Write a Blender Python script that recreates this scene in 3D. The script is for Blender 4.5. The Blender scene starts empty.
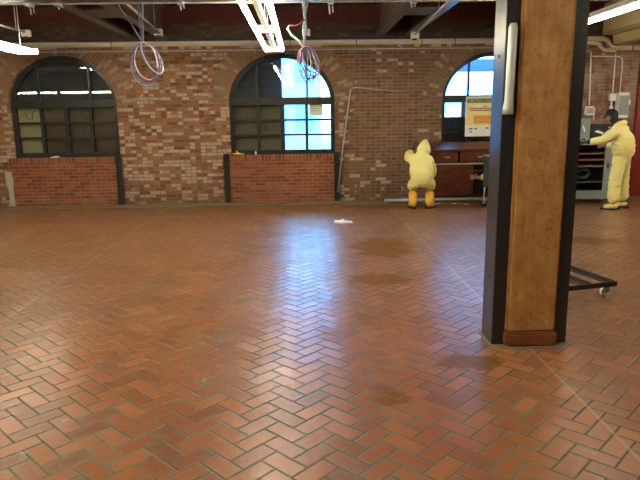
import bpy, bmesh, math, random
from mathutils import Vector, Matrix, noise
random.seed(7)
SC = bpy.context.scene
C = SC.collection
R = math.radians
PI = math.pi

# ------------------------------------------------------------------ camera
p, yaw, roll = R(11.6), R(1.6), R(0.75)
fw = Vector((math.sin(yaw)*math.cos(p), math.cos(yaw)*math.cos(p), -math.sin(p)))
rt = Vector((math.cos(yaw), -math.sin(yaw), 0)); up = rt.cross(fw)
rt2 = rt*math.cos(roll) - up*math.sin(roll); up2 = up*math.cos(roll) + rt*math.sin(roll)
cam = bpy.data.cameras.new('camera'); cam.sensor_width = 36; cam.lens = 600/640*36; cam.clip_end = 300
camo = bpy.data.objects.new('camera', cam); C.objects.link(camo)
m = Matrix((rt2, up2, -fw)).transposed().to_4x4(); m.translation = (0, 0, 1.7)
camo.matrix_world = m
SC.camera = camo

# ------------------------------------------------------------------ view, sky
SC.view_settings.view_transform = 'Standard'; SC.view_settings.look = 'None'
SC.view_settings.gamma = 1; SC.view_settings.use_curve_mapping = False
SC.view_settings.exposure = 0.42
TUBE = 30.0
SKY = 24.0
w = bpy.data.worlds.new('sky'); SC.world = w; w.use_nodes = True
wn = w.node_tree.nodes; wl = w.node_tree.links
bg = wn['Background']
tc = wn.new('ShaderNodeTexCoord'); nz = wn.new('ShaderNodeTexNoise'); nz.inputs['Scale'].default_value = 5
cr = wn.new('ShaderNodeValToRGB')
cr.color_ramp.elements[0].position = .34; cr.color_ramp.elements[0].color = (.006, .28, 1, 1)
cr.color_ramp.elements[1].position = .52; cr.color_ramp.elements[1].color = (.13, .50, 1, 1)
wl.new(tc.outputs['Generated'], nz.inputs['Vector']); wl.new(nz.outputs['Fac'], cr.inputs['Fac'])
wl.new(cr.outputs['Color'], bg.inputs['Color']); bg.inputs['Strength'].default_value = SKY

# ------------------------------------------------------------------ node helper
class NT:
    def __init__(s, name):
        s.m = bpy.data.materials.new(name); s.m.use_nodes = True
        s.t = s.m.node_tree; s.b = s.t.nodes['Principled BSDF']
    def n(s, typ, **k):
        x = s.t.nodes.new('ShaderNode'+typ)
        for a, v in k.items(): setattr(x, a, v)
        return x
    def put(s, sock, v):
        if v is None: return
        if isinstance(v, bpy.types.NodeSocket): s.t.links.new(v, sock)
        elif isinstance(v, (tuple, list)):
            sock.default_value = tuple(v) if len(v) == len(sock.default_value) else tuple(v)+(1,)
        else: sock.default_value = v
    def M(s, op, a, b=None, c=None, clamp=False):
        x = s.n('Math', operation=op, use_clamp=clamp)
        for i, v in enumerate((a, b, c)): s.put(x.inputs[i], v) if v is not None else None
        return x.outputs[0]
    def xyz(s, v):
        x = s.n('SeparateXYZ'); s.put(x.inputs[0], v); return x.outputs
    def comb(s, a, b, c=0.0):
        x = s.n('CombineXYZ')
        for i, v in enumerate((a, b, c)): s.put(x.inputs[i], v)
        return x.outputs[0]
    def coord(s, kind='Object'): return s.n('TexCoord').outputs[kind]
    def noise(s, vec=None, scale=5, detail=4, rough=.55):
        x = s.n('TexNoise'); x.inputs['Scale'].default_value = scale
        x.inputs['Detail'].default_value = detail; x.inputs['Roughness'].default_value = rough
        if vec is not None: s.put(x.inputs['Vector'], vec)
        return x.outputs['Fac']
    def white(s, vec):
        x = s.n('TexWhiteNoise', noise_dimensions='3D'); s.put(x.inputs['Vector'], vec); return x.outputs['Value']
    def map(s, v, a, b, c=0.0, d=1.0):
        x = s.n('MapRange'); s.put(x.inputs[0], v)
        for i, q in enumerate((a, b, c, d)): s.put(x.inputs[i+1], q)
        return x.outputs[0]
    def mix(s, f, a, b):
        x = s.n('Mix', data_type='RGBA'); s.put(x.inputs[0], f); s.put(x.inputs[6], a); s.put(x.inputs[7], b)
        return x.outputs[2]
    def ramp(s, f, stops):
        x = s.n('ValToRGB'); e = x.color_ramp.elements
        while len(e) < len(stops): e.new(.5)
        for i, (q, c) in enumerate(stops): e[i].position = q; e[i].color = tuple(c)+(1,)
        s.put(x.inputs[0], f); return x.outputs[0]
    def bump(s, h, st=.3, d=.01):
        x = s.n('Bump'); x.inputs['Strength'].default_value = st; x.inputs['Distance'].default_value = d
        s.put(x.inputs['Height'], h); s.t.links.new(x.outputs[0], s.b.inputs['Normal'])
    def out(s, **k):
        for a, v in k.items(): s.put(s.b.inputs[a.replace('_', ' ')], v)
        return s.m

def plain(name, col, rough=.5, metal=0, var=.15, scale=14, bump=0, spec=None):
    t = NT(name); v = t.coord()
    f = t.noise(v, scale)
    c = t.mix(f, tuple(x*(1-var) for x in col), tuple(min(1, x*(1+var)) for x in col))
    if bump: t.bump(t.noise(v, scale*4), bump, .005)
    t.out(Base_Color=c, Roughness=rough, Metallic=metal)
    if spec is not None: t.b.inputs['Specular IOR Level'].default_value = spec
    return t.m

# ------------------------------------------------------------------ materials
def brick_mat(name, kind):
    t = NT(name)
    bw, bh, mt = .213, .0685, .011
    if kind == 'ring':
        q = t.xyz(t.coord('UV')); x, z = q[0], q[1]; bw, bh = .213, .072
        pos = t.coord()
    else:
        q = t.xyz(t.coord()); x, z = q[0], q[2]; pos = t.coord()
        if kind == 'side': x = q[1]
    if kind == 'soldier': bw, bh = .0685, .213
    zr = t.M('DIVIDE', z, bh); row = t.M('FLOOR', zr)
    off = t.M('MULTIPLY', t.M('FLOORED_MODULO', row, 2.0), .5 if kind != 'soldier' else 0.0)
    xr = t.M('ADD', t.M('DIVIDE', x, bw), off); col = t.M('FLOOR', xr)
    spl = t.M('GREATER_THAN', t.white(t.comb(col, row, 21.3)), .55 if kind in ('wall', 'side') else 2.0)
    fr0 = t.M('FRACT', xr); hv = t.M('MULTIPLY', spl, t.M('GREATER_THAN', fr0, .5))
    col = t.M('ADD', col, t.M('MULTIPLY', hv, .5))
    dsp = t.M('ADD', t.M('MULTIPLY', t.M('ABSOLUTE', t.M('SUBTRACT', fr0, .5)), bw), t.M('MULTIPLY', t.M('SUBTRACT', 1.0, spl), 1.0))
    fx = t.M('MULTIPLY', fr0, bw); fz = t.M('MULTIPLY', t.M('FRACT', zr), bh)
    d = t.M('MINIMUM', t.M('MINIMUM', fx, t.M('SUBTRACT', bw, fx)), t.M('MINIMUM', fz, t.M('SUBTRACT', bh, fz)))
    d = t.M('MINIMUM', d, dsp)
    d = t.M('ADD', d, t.M('MULTIPLY', t.M('SUBTRACT', t.noise(pos, 30, 3), .5), .014 if kind != 'infill' else .004))
    mort = t.map(d, mt*.40, mt*.85, 1, 0)
    idv = t.comb(col, row, 3.7)
    w1 = t.white(idv); w2 = t.white(t.comb(col, row, 9.1))
    big = t.noise(pos, .55, 4, .6); mid = t.noise(pos, 3.5, 4, .6); fine = t.noise(pos, 40, 3)
    if kind in ('infill', 'soldier'):
        c = t.ramp(w1, [(0, (.17, .046, .022)), (.5, (.26, .073, .032)), (1, (.35, .11, .048))])
        mcol = (.40, .24, .12)
        c = t.mix(t.map(mid, .52, .75, 0, .35), c, (.30, .21, .15))
    else:
        c = t.ramp(w1, [(0, (.15, .055, .026)), (.35, (.29, .105, .042)), (.75, (.38, .155, .062)), (1, (.36, .20, .11))])
        # east of the second window the bricks are a duller purple brown
        xx = t.xyz(pos)[0]
        dull = t.map(t.M('ADD', xx, t.M('MULTIPLY', mid, 1.2)), .4, 1.8, 0, 1)
        c = t.mix(t.M('MULTIPLY', dull, .8), c, t.ramp(w2, [(0, (.085, .045, .032)), (.5, (.16, .090, .060)), (1, (.26, .145, .100))]))
        # pale, paint-marked bricks in patches
        pat = t.map(big, .40, .60, .72, 1.0)
        if kind == 'wall': pale = t.M('GREATER_THAN', t.M('ADD', w2, t.M('MULTIPLY', t.M('SUBTRACT', big, .5), 1.1)), t.M('ADD', .66, t.M('MULTIPLY', dull, .26)))
        else: pale = t.M('GREATER_THAN', w2, .78)
        if kind == 'ring': pale = t.M('GREATER_THAN', w2, .82)
        c = t.mix(t.M('MULTIPLY', pale, t.map(fine, .3, .7, .35, .95)), c, (.66, .53, .42))
        c = t.mix(t.map(mid, .45, .75, 0, .55), c, (.22, .15, .09))
        c = t.mix(t.map(fine, .35, .65, .30, 0), c, (.06, .03, .018))
        if kind == 'ring': c = t.mix(.45, c, (.20, .135, .08))
        mcol = (.30, .205, .12)
    mcol = t.mix(t.map(big, .35, .65), mcol, tuple(v*.6 for v in mcol))
    c = t.mix(mort, c, mcol)
    if kind in ('wall', 'side'):
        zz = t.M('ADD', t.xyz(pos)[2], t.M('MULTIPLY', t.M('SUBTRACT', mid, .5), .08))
        # darker brick above the pipe, old red paint along the top
        dark_top = t.map(zz, 3.06, 3.14, 0, 1)
        c = t.mix(t.M('MULTIPLY', dark_top, .88), c, (.028, .016, .011))
        zq = t.M('ADD', zz, t.M('MULTIPLY', t.M('SUBTRACT', t.noise(t.comb(t.xyz(pos)[0], 0.0), .9, 2), .5), .5))
        red = t.map(zq, 3.44, 3.52, 0, .9)
        c = t.mix(red, c, (.075, .006, .005))
        # traces of red paint and pale plaster by the right end of the wall
        xr2 = t.map(t.xyz(pos)[0], 5.0, 5.5, 0, 1)
        lowz = t.map(t.xyz(pos)[2], 3.0, 2.8, 0, 1)
        xr2 = t.M('MULTIPLY', xr2, lowz)
        c = t.mix(t.M('MULTIPLY', xr2, t.map(mid, .35, .6, 0, .7)), c, (.36, .28, .24))
        c = t.mix(t.M('MULTIPLY', xr2, t.map(t.noise(pos, 1.6, 5, .6), .5, .58, 0, .8)), c, (.24, .045, .03))
        # brown tint low on the wall, fading upward
        low = t.map(t.xyz(pos)[2], .0, .5, .35, 0)
        c = t.mix(low, c, (.10, .06, .035))
    t.bump(t.M('SUBTRACT', t.M('MULTIPLY', fine, .3), mort), .5, .008)
    return t.out(Base_Color=c, Roughness=.8)

def floor_mat():
    t = NT('paver_floor'); pos = t.coord(); q = t.xyz(pos)
    W = .1115; s2 = math.sqrt(.5)/W
    u = t.M('MULTIPLY', t.M('ADD', q[0], q[1]), s2); v = t.M('MULTIPLY', t.M('SUBTRACT', q[1], q[0]), s2)
    i, j = t.M('FLOOR', u), t.M('FLOOR', v)
    fu, fv = t.M('FRACT', u), t.M('FRACT', v)
    k = t.M('FLOORED_MODULO', t.M('ADD', t.M('SUBTRACT', i, j), .01), 4.0)
    isV = t.M('GREATER_THAN', k, 1.5)
    k1 = t.M('MULTIPLY', t.M('GREATER_THAN', k, .5), t.M('SUBTRACT', 1.0, isV))
    k2 = t.M('MULTIPLY', isV, t.M('LESS_THAN', k, 2.5))
    aH, aV = t.M('ADD', fu, k1), t.M('ADD', fv, k2)
    def sel(f, a, b): return t.M('ADD', a, t.M('MULTIPLY', f, t.M('SUBTRACT', b, a)))
    a = sel(isV, aH, aV); b = sel(isV, fv, fu)
    d = t.M('MINIMUM', t.M('MINIMUM', a, t.M('SUBTRACT', 2.0, a)), t.M('MINIMUM', b, t.M('SUBTRACT', 1.0, b)))
    big0 = t.noise(pos, .8, 4)
    fine = t.noise(pos, 45, 3); mid = t.noise(pos, 5, 5, .6); big = t.noise(pos, .45, 4, .6)
    d = t.M('ADD', d, t.M('MULTIPLY', t.M('SUBTRACT', fine, .5), .03))
    joint = t.map(d, .025, .065, 1, 0)
    idv = t.comb(t.M('SUBTRACT', i, k1), t.M('SUBTRACT', j, k2), isV)
    w1 = t.white(idv)
    w2 = t.white(t.comb(t.M('SUBTRACT', j, k2), t.M('SUBTRACT', i, k1), 5.3))
    c = t.ramp(w1, [(0, (.19, .060, .022)), (.35, (.28, .086, .027)), (.8, (.33, .106, .034)), (1, (.37, .135, .050))])
    # worn grey film that gathers on the edges of the pavers and in patches
    edge = t.map(d, .03, .42, 1, 0)
    soft = t.noise(pos, 2.2, 2, .5); loc = t.noise(pos, 14, 2, .5)
    film = t.M('MULTIPLY', t.M('ADD', t.M('MULTIPLY', edge, 1.05), .03), t.map(soft, .3, .7, .35, 1.0))
    film = t.M('MULTIPLY', film, t.map(loc, .3, .7, .45, 1.2))
    film = t.M('MULTIPLY', film, t.map(big, .35, .62, .55, 1.0), clamp=True)
    c = t.mix(t.M('MULTIPLY', film, 1.15, clamp=True), c, (.185, .150, .088))
    far = t.map(q[1], 4, 11, 0, .42)  # greyish glare of the far floor, painted into the colour
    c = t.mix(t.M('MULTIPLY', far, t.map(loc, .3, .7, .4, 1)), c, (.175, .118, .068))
    jc = t.mix(t.map(t.noise(pos, 1.3, 4), .45, .68), (.035, .022, .016), (.20, .135, .085))
    c = t.mix(t.M('MULTIPLY', joint, .85), c, jc)
    # pale scuffs left of the middle
    sc = t.M('MULTIPLY', t.map(t.noise(pos, 7, 5, .7), .60, .70, 0, .5), t.map(t.noise(pos, .9, 2), .5, .6))
    c = t.mix(sc, c, (.50, .38, .26))
    # straight control joints running to the wall
    ln = None
    for X in (-2.62, 1.66, 5.95):
        e = t.map(t.M('ABSOLUTE', t.M('SUBTRACT', q[0], X)), .006, .014, 1, 0)
        ln = e if ln is None else t.M('MAXIMUM', ln, e)
    c = t.mix(t.M('MULTIPLY', ln, .7), c, (.33, .25, .17))
    # brown wet stains; the widest also holds painted shadow near the wall
    wet = None
    wob = t.M('MULTIPLY', t.M('SUBTRACT', t.noise(pos, 5.5, 5, .65), .5), 2.0)
    for X, Y, rx, ry in ((1.05, 7.75, .44, .62), (.78, 6.15, .36, .26), (.52, 3.40, .13, .11), (1.18, 3.92, .26, .13), (3.9, 7.9, .4, .3), (2.6, 11.3, 2.0, .35)):
        dx = t.M('DIVIDE', t.M('SUBTRACT', q[0], X), rx); dy = t.M('DIVIDE', t.M('SUBTRACT', q[1], Y), ry)
        r = t.M('SQRT', t.M('ADD', t.M('MULTIPLY', dx, dx), t.M('MULTIPLY', dy, dy)))
        e = t.map(t.M('ADD', r, wob), .8, 1.05, 1, 0)
        wet = e if wet is None else t.M('MAXIMUM', wet, e)
    c = t.mix(t.M('MULTIPLY', wet, .88), c, t.mix(mid, (.13, .055, .010), (.22, .100, .018)))
    rough = t.map(soft, .3, .7, .275, .36)
    rough = t.M('ADD', rough, t.M('MULTIPLY', joint, .3))
    rough = sel(wet, rough, .34)
    tilt = t.M('MULTIPLY', w1, .5)
    h = t.M('ADD', t.M('SUBTRACT', t.M('MULTIPLY', t.noise(pos, 9, 2), 1.1), t.M('MULTIPLY', joint, .6)), t.M('MULTIPLY', a, t.M('MULTIPLY', t.M('SUBTRACT', w2, .5), 2.6)))
    t.bump(t.M('ADD', h, t.M('MULTIPLY', fine, .06)), .42, .006)
    t.put(t.b.inputs['Specular IOR Level'], t.M('SUBTRACT', .38, t.M('MULTIPLY', wet, .30)))
    return t.out(Base_Color=c, Roughness=rough)

def wood_mat(name, c0, c1, c2, axis='z', rough=.55, blot=True):
    t = NT(name); q = t.xyz(t.coord())
    if axis == 'z': v = t.comb(t.M('MULTIPLY', q[0], 14.0), t.M('MULTIPLY', q[1], 14.0), t.M('MULTIPLY', q[2], .8))
    else: v = t.comb(t.M('MULTIPLY', q[0], .8), t.M('MULTIPLY', q[1], 14.0), t.M('MULTIPLY', q[2], 14.0))
    g = t.noise(v, 2.2, 6, .65); g2 = t.noise(t.coord(), 5, 5, .6)
    f = t.M('ADD', t.M('MULTIPLY', g, .4), t.M('MULTIPLY', g2, .6))
    c = t.ramp(f, [(.34, c0), (.5, c1), (.66, c2)])
    if blot: c = t.mix(t.map(t.noise(t.coord(), 22, 5, .75), .52, .68, 0, .6), c, tuple(x*.35 for x in c1))
    t.bump(g, .3, .004)
    return t.out(Base_Color=c, Roughness=rough)

def glass_mat(name, refl=1.0, rough=0.0):
    m_ = bpy.data.materials.new(name); m_.use_nodes = True; nt = m_.node_tree; nt.nodes.clear()
    o = nt.nodes.new('ShaderNodeOutputMaterial'); mx = nt.nodes.new('ShaderNodeMixShader')
    tr = nt.nodes.new('ShaderNodeBsdfTransparent'); gl = nt.nodes.new('ShaderNodeBsdfGlossy')
    fr = nt.nodes.new('ShaderNodeFresnel'); fr.inputs[0].default_value = 1.6
    ml = nt.nodes.new('ShaderNodeMath'); ml.operation = 'MULTIPLY'; ml.inputs[1].default_value = 1.8*refl; ml.use_clamp = True
    tr.inputs[0].default_value = (.9, .95, .95, 1); gl.inputs['Roughness'].default_value = rough
    nt.links.new(fr.outputs[0], ml.inputs[0]); nt.links.new(ml.outputs[0], mx.inputs[0])
    nt.links.new(tr.outputs[0], mx.inputs[1]); nt.links.new(gl.outputs[0], mx.inputs[2]); nt.links.new(mx.outputs[0], o.inputs[0])
    return m_

def emit(name, col, st):
    t = NT(name); return t.out(Base_Color=(.8, .8, .8), Emission_Color=col, Emission_Strength=st)

MAT = dict(
    floor=floor_mat(), wall=brick_mat('old_brick', 'wall'), side=brick_mat('old_brick_side', 'side'), ring=brick_mat('arch_brick', 'ring'),
    infill=brick_mat('infill_brick', 'infill'), soldier=brick_mat('soldier_brick', 'soldier'),
    ceiling=plain('ceiling_dark', (.018, .011, .009), .8, var=.4, scale=3),
    beam=plain('beam_paint', (.075, .062, .05), .38, var=.3, scale=5),
    beamdark=plain('beam_dark', (.030, .022, .018), .6, var=.3),
    cream=plain('cream_paint', (.50, .40, .18), .45, var=.15, scale=4),
    pipe=plain('pipe_cream', (.58, .46, .31), .5, var=.12, scale=6),
    conduit=plain('conduit_grey', (.45, .42, .37), .4, metal=.3),
    whitebox=plain('pale_box', (.72, .70, .62), .5),
    frame=plain('frame_black', (.016, .018, .018), .4, var=.3),
    steel=plain('steel_black', (.030, .030, .030), .28, var=.5, scale=7, bump=.15),
    steelside=plain('steel_grey', (.10, .115, .12), .35, var=.3, scale=6),
    grey=plain('grey_enamel', (.27, .31, .32), .4, var=.15, scale=6),
    greydark=plain('dark_enamel', (.06, .085, .10), .4, var=.2),
    galv=plain('grey_steel', (.38, .42, .44), .35, metal=.4),
    black=plain('black_plastic', (.012, .012, .012), .5),
    white=plain('white_plastic', (.78, .78, .74), .45, var=.06),
    wood=wood_mat('column_timber', (.33, .15, .042), (.50, .25, .075), (.62, .36, .135), rough=.6),
    blockw=wood_mat('base_block', (.17, .05, .02), (.26, .085, .03), (.33, .12, .045), 'x'),
    cab=wood_mat('cabinet_wood', (.055, .014, .007), (.115, .030, .013), (.17, .052, .022), 'x', .35, False),
    cabdark=plain('cabinet_inside', (.016, .008, .006), .6),
    glass=glass_mat('window_glass', 1.15),
    ply=plain('beige_board', (.62, .55, .32), .8, var=.12, scale=3),
    board=plain('dark_board', (.17, .135, .085), .7, var=.3, scale=4),
    boardd=plain('black_board', (.045, .052, .060), .6, var=.3, scale=4),  # slight blue paints in the glow around the bright panes
    concrete=plain('concrete_edge', (.20, .155, .095), .8, var=.3, scale=9, bump=.3),
    plaster=plain('old_plaster', (.46, .43, .34), .8, var=.2),
    tyvek=plain('yellow_coverall', (.90, .82, .33), .55, var=.07, scale=5, bump=.1),
    boot=plain('yellow_boot', (.90, .50, .06), .38, var=.1),
    sole=plain('black_sole', (.012, .012, .012), .6),
    skin=plain('skin', (.42, .22, .14), .55, var=.05),
    hair=plain('dark_hair', (.02, .016, .014), .7),
    cap=plain('black_cap', (.010, .010, .012), .75),
    glove=plain('dark_glove', (.03, .032, .036), .6),
    tan=plain('tan_glove', (.38, .27, .16), .7),
    red=plain('red_paint', (.24, .014, .010), .5, var=.25, scale=4),
    green=plain('green_hose', (.035, .085, .065), .5, var=.3),
    cardboard=plain('rust_paper', (.33, .14, .09), .8),
    tube=emit('lamp_tube', (1.0, .90, .66), TUBE),
    paper=plain('paper', (.88, .88, .86), .7, var=.05),
    yellow=plain('yellow_tape', (.80, .58, .04), .5),
    pyel=plain('poster_yellow', (.95, .74, .28), .6, var=.12, scale=6),
    pgreen=plain('poster_green', (.38, .52, .32), .6),
    porange=plain('poster_orange', (.88, .50, .14), .6),
    ink=plain('poster_ink', (.04, .03, .025), .6),
    inkred=plain('poster_red_ink', (.45, .10, .03), .6),
    notice=plain('notice_green', (.72, .85, .66), .6),
    cabw=plain('cable_white', (.72, .72, .74), .5, var=.03),
    cabb=plain('cable_blue', (.13, .20, .38), .5),
    cabp=plain('cable_purple', (.24, .13, .26), .5),
    cabr=plain('cable_red', (.38, .07, .08), .5),
    cabg=plain('cable_grey', (.30, .34, .40), .5),
    facade=plain('pale_facade', (.42, .55, .62), .8, var=.1, scale=1),
    pane=plain('facade_pane', (.26, .36, .42), .3),
    street=plain('street', (.32, .36, .38), .8, var=.2, scale=.6),
    leaf=plain('leaves', (.06, .16, .10), .7, var=.5, scale=3),
    bark=plain('bark', (.08, .06, .05), .8),
    canopy=plain('canopy', (.16, .16, .30), .7),
    guard=plain('guard_grey', (.50, .52, .50), .35, metal=.1),
    lampw=plain('lamp_housing', (.70, .68, .60), .5),
)

# ------------------------------------------------------------------ mesh helpers
def V(*a): return Vector(a)
class MB:
    def __init__(s): s.b = bmesh.new()
    def box(s, x0, x1, y0, y1, z0, z1, M=None, bev=0):
        b = bmesh.new(); bmesh.ops.create_cube(b, size=1)
        for v in b.verts:
            v.co = V((x0+x1)/2+v.co.x*(x1-x0), (y0+y1)/2+v.co.y*(y1-y0), (z0+z1)/2+v.co.z*(z1-z0))
        if bev: bmesh.ops.bevel(b, geom=b.edges[:], offset=bev, segments=2, affect='EDGES')
        if M is not None: bmesh.ops.transform(b, matrix=M, verts=b.verts)
        s.add(b); return s
    def add(s, b):
        me = bpy.data.meshes.new('t'); b.to_mesh(me); b.free(); s.b.from_mesh(me); bpy.data.meshes.remove(me)
    def tube(s, pts, r, n=10, closed=False, cap=True):
        pts = [Vector(q) for q in pts]; rr = r if isinstance(r, (list, tuple)) else [r]*len(pts)
        L = len(pts); rings = []; nrm = None
        for i, q in enumerate(pts):
            a = pts[(i-1) % L] if closed or i else pts[0]; c = pts[(i+1) % L] if closed or i < L-1 else pts[-1]
            t = (c-a).normalized()
            if nrm is None: nrm = t.orthogonal().normalized()
            nrm = (nrm - t*nrm.dot(t)).normalized(); bi = t.cross(nrm)
            rings.append([s.b.verts.new(q+(nrm*math.cos(2*PI*k/n)+bi*math.sin(2*PI*k/n))*rr[i]) for k in range(n)])
        for i in range(L if closed else L-1):
            A, B = rings[i], rings[(i+1) % L]
            for k in range(n):
                f = s.b.faces.new((A[k], A[(k+1) % n], B[(k+1) % n], B[k])); f.smooth = True
        if cap and not closed:
            s.b.faces.new(rings[0][::-1]); s.b.faces.new(rings[-1])
        return s
    def lathe(s, prof, cx, cy, n=20, M=None):
        b = bmesh.new(); rings = []
        for r_, z_ in prof: rings.append([b.verts.new((cx+r_*math.cos(2*PI*k/n), cy+r_*math.sin(2*PI*k/n), z_)) for k in range(n)])
        for A, B in zip(rings, rings[1:]):
            for k in range(n):
                f = b.faces.new((A[k], A[(k+1) % n], B[(k+1) % n], B[k])); f.smooth = True
        b.faces.new(rings[0][::-1]); b.faces.new(rings[-1])
        if M is not None: bmesh.ops.transform(b, matrix=M, verts=b.verts)
        s.add(b); return s
    def poly(s, pts, y0, y1):           # outline in x,z extruded along y
        A = [s.b.verts.new((x, y0, z)) for x, z in pts]; B = [s.b.verts.new((x, y1, z)) for x, z in pts]
        s.b.faces.new(A); s.b.faces.new(B[::-1])
        for k in range(len(pts)):
            q = (k+1) % len(pts); s.b.faces.new((A[k], B[k], B[q], A[q]))
        return s
    def ico(s, c, r, sub=2, sc=(1, 1, 1), nz_=0, f=3):
        b = bmesh.new(); bmesh.ops.create_icosphere(b, subdivisions=sub, radius=r)
        for v in b.verts:
            v.co = Vector([v.co[i]*sc[i] for i in range(3)])
            if nz_: v.co *= 1+nz_*noise.noise(v.co*f+Vector(c))
            v.co += Vector(c)
        for fa in b.faces: fa.smooth = True
        s.add(b); return s
    def build(s, name, mat, parent=None, **k):
        bmesh.ops.recalc_face_normals(s.b, faces=s.b.faces)
        me = bpy.data.meshes.new(name)
        if parent is not None:
            o0 = parent
            off = Vector((0, 0, 0))
            while o0 is not None: off += o0.location; o0 = o0.parent
            for v in s.b.verts: v.co -= off
        s.b.to_mesh(me); s.b.free(); me.materials.append(MAT[mat] if isinstance(mat, str) else mat)
        o = bpy.data.objects.new(name, me); C.objects.link(o)
        if parent is not None: o.parent = parent
        tag(o, **k); return o
def tag(o, label=None, cat=None, group=None, kind=None):
    if label: o['label'] = label
    if cat: o['category'] = cat
    if group: o['group'] = group
    if kind: o['kind'] = kind
    return o
def thing(name, label, cat, loc, group=None):
    o = bpy.data.objects.new(name, None); o.empty_display_size = .1; C.objects.link(o); o.location = loc
    return tag(o, label, cat, group)
def structure(name, loc=(0, 0, 0)):
    o = bpy.data.objects.new(name, None); C.objects.link(o); o.location = loc; o['kind'] = 'structure'; return o
def dup(root, loc, label=None):
    def cp(o, par):
        c = o.copy(); C.objects.link(c)
        if par is not None: c.parent = par
        for ch in [x for x in bpy.data.objects if x.parent == o]: cp(ch, c)
        return c
    r = cp(root, None); r.location = loc
    if label: r['label'] = label
    return r

# ------------------------------------------------------------------ setting
YW = 12.2            # face of the window wall
TH = .46
SILL, SPR, TOP, HW = .968, 2.0, 2.925, 1.05
WX = [-4.67, -.375, 3.865]
CE = 3.8
XL, XR, YB = -13.2, 8.4, -6.0
MB().box(XL, XR, YB, YW+TH, -.12, 0).build('floor', 'floor', kind='structure')
MB().box(XL-.3, XR+.3, YB-.3, YW+TH, CE, CE+.2).build('ceiling', 'ceiling', kind='structure')

def arch(xc, hw=HW, top=TOP, spr=SPR, n=32, y=None):
    return [(xc-hw*math.cos(PI*k/n), spr+(top-spr)*math.sin(PI*k/n)) for k in range(n+1)]
def wall_far():
    b = bmesh.new()
    def quad(a, c, d, e): b.faces.new([b.verts.new(q) for q in (a, c, d, e)])
    for Y in (YW, YW+TH):
        xs = XL
        for xc in WX:
            quad((xs, Y, 0), (xc-HW, Y, 0), (xc-HW, Y, CE), (xs, Y, CE))
            A = arch(xc)
            for (x0, z0), (x1, z1) in zip(A, A[1:]): quad((x0, Y, z0), (x1, Y, z1), (x1, Y, CE), (x0, Y, CE))
            quad((xc-HW, Y, 0), (xc+HW, Y, 0), (xc+HW, Y, .02), (xc-HW, Y, .02))
            xs = xc+HW
        quad((xs, Y, 0), (XR, Y, 0), (XR, Y, CE), (xs, Y, CE))
    for xc in WX:
        A = [(xc-HW, .02)]+arch(xc)+[(xc+HW, .02)]
        for (x0, z0), (x1, z1) in zip(A, A[1:]): quad((x0, YW, z0), (x1, YW, z1), (x1, YW+TH, z1), (x0, YW+TH, z0))
    bmesh.ops.remove_doubles(b, verts=b.verts, dist=.0005)
    mb = MB(); mb.b.free(); mb.b = b
    return mb.build('wall_far', 'wall', kind='structure')
wall = wall_far()
MB().box(XL-.2, XL, YB, YW+TH, 0, CE).build('wall_left', 'side', kind='structure')
MB().box(XR, XR+.2, YB, YW+TH, 0, CE).build('wall_right', 'side', kind='structure')
MB().box(XL, XR, YB-.2, YB, 0, CE).build('wall_back', 'wall', kind='structure')

# arch brick rings (radial bricks, 4 mm proud of the wall)
for i, xc in enumerate(WX):
    b = bmesh.new(); uvl = b.loops.layers.uv.new('UVMap'); n = 40; wd = .40; y = YW-.004
    ds = [0]
    inn = arch(xc, HW, TOP, SPR, n); outp = arch(xc, HW+wd, TOP+wd*.42 if False else min(TOP+wd, 3.02), SPR, n)
    outp = [(x, min(z, 3.03)) for x, z in arch(xc, HW+wd, TOP+wd, SPR, n)]
    for k in range(n): ds.append(ds[-1]+math.dist(inn[k], inn[k+1]))
    for k in range(n):
        vs = [b.verts.new((inn[k][0], y, inn[k][1])), b.verts.new((inn[k+1][0], y, inn[k+1][1])),
              b.verts.new((outp[k+1][0], y, outp[k+1][1])), b.verts.new((outp[k][0], y, outp[k][1]))]
        f = b.faces.new(vs)
        r0, r1 = math.dist(inn[k], outp[k]), math.dist(inn[k+1], outp[k+1])
        for l, uv in zip(f.loops, ((0, ds[k]*1.12), (0, ds[k+1]*1.12), (r1, ds[k+1]*1.12), (r0, ds[k]*1.12))): l[uvl].uv = uv
    mb = MB(); mb.b.free(); mb.b = b
    mb.build('trim_%d' % (i+1), 'ring', kind='structure')

# brick infill below the sills of the first two windows
for i, xc in enumerate(WX[:2]):
    o = MB().box(xc-HW-(.08 if i else .12), xc+HW-.01, YW-.02, YW+.30, 0, SILL-.10).build('trim_%d' % (4+2*i), 'infill', kind='structure')
    MB().box(xc-HW-(.08 if i else .12), xc+HW-.01, YW-.03, YW+.30, SILL-.10, SILL).build('trim_%d' % (5+2*i), 'soldier', kind='structure')
MB().box(WX[2]-HW, WX[2]+HW, YW+.02, YW+.30, 0, SILL).build('trim_8', 'infill', kind='structure')
MB().box(XL, XR, YW-.36, YW, 0, .012).build('trim_9', 'concrete', kind='structure')

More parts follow.
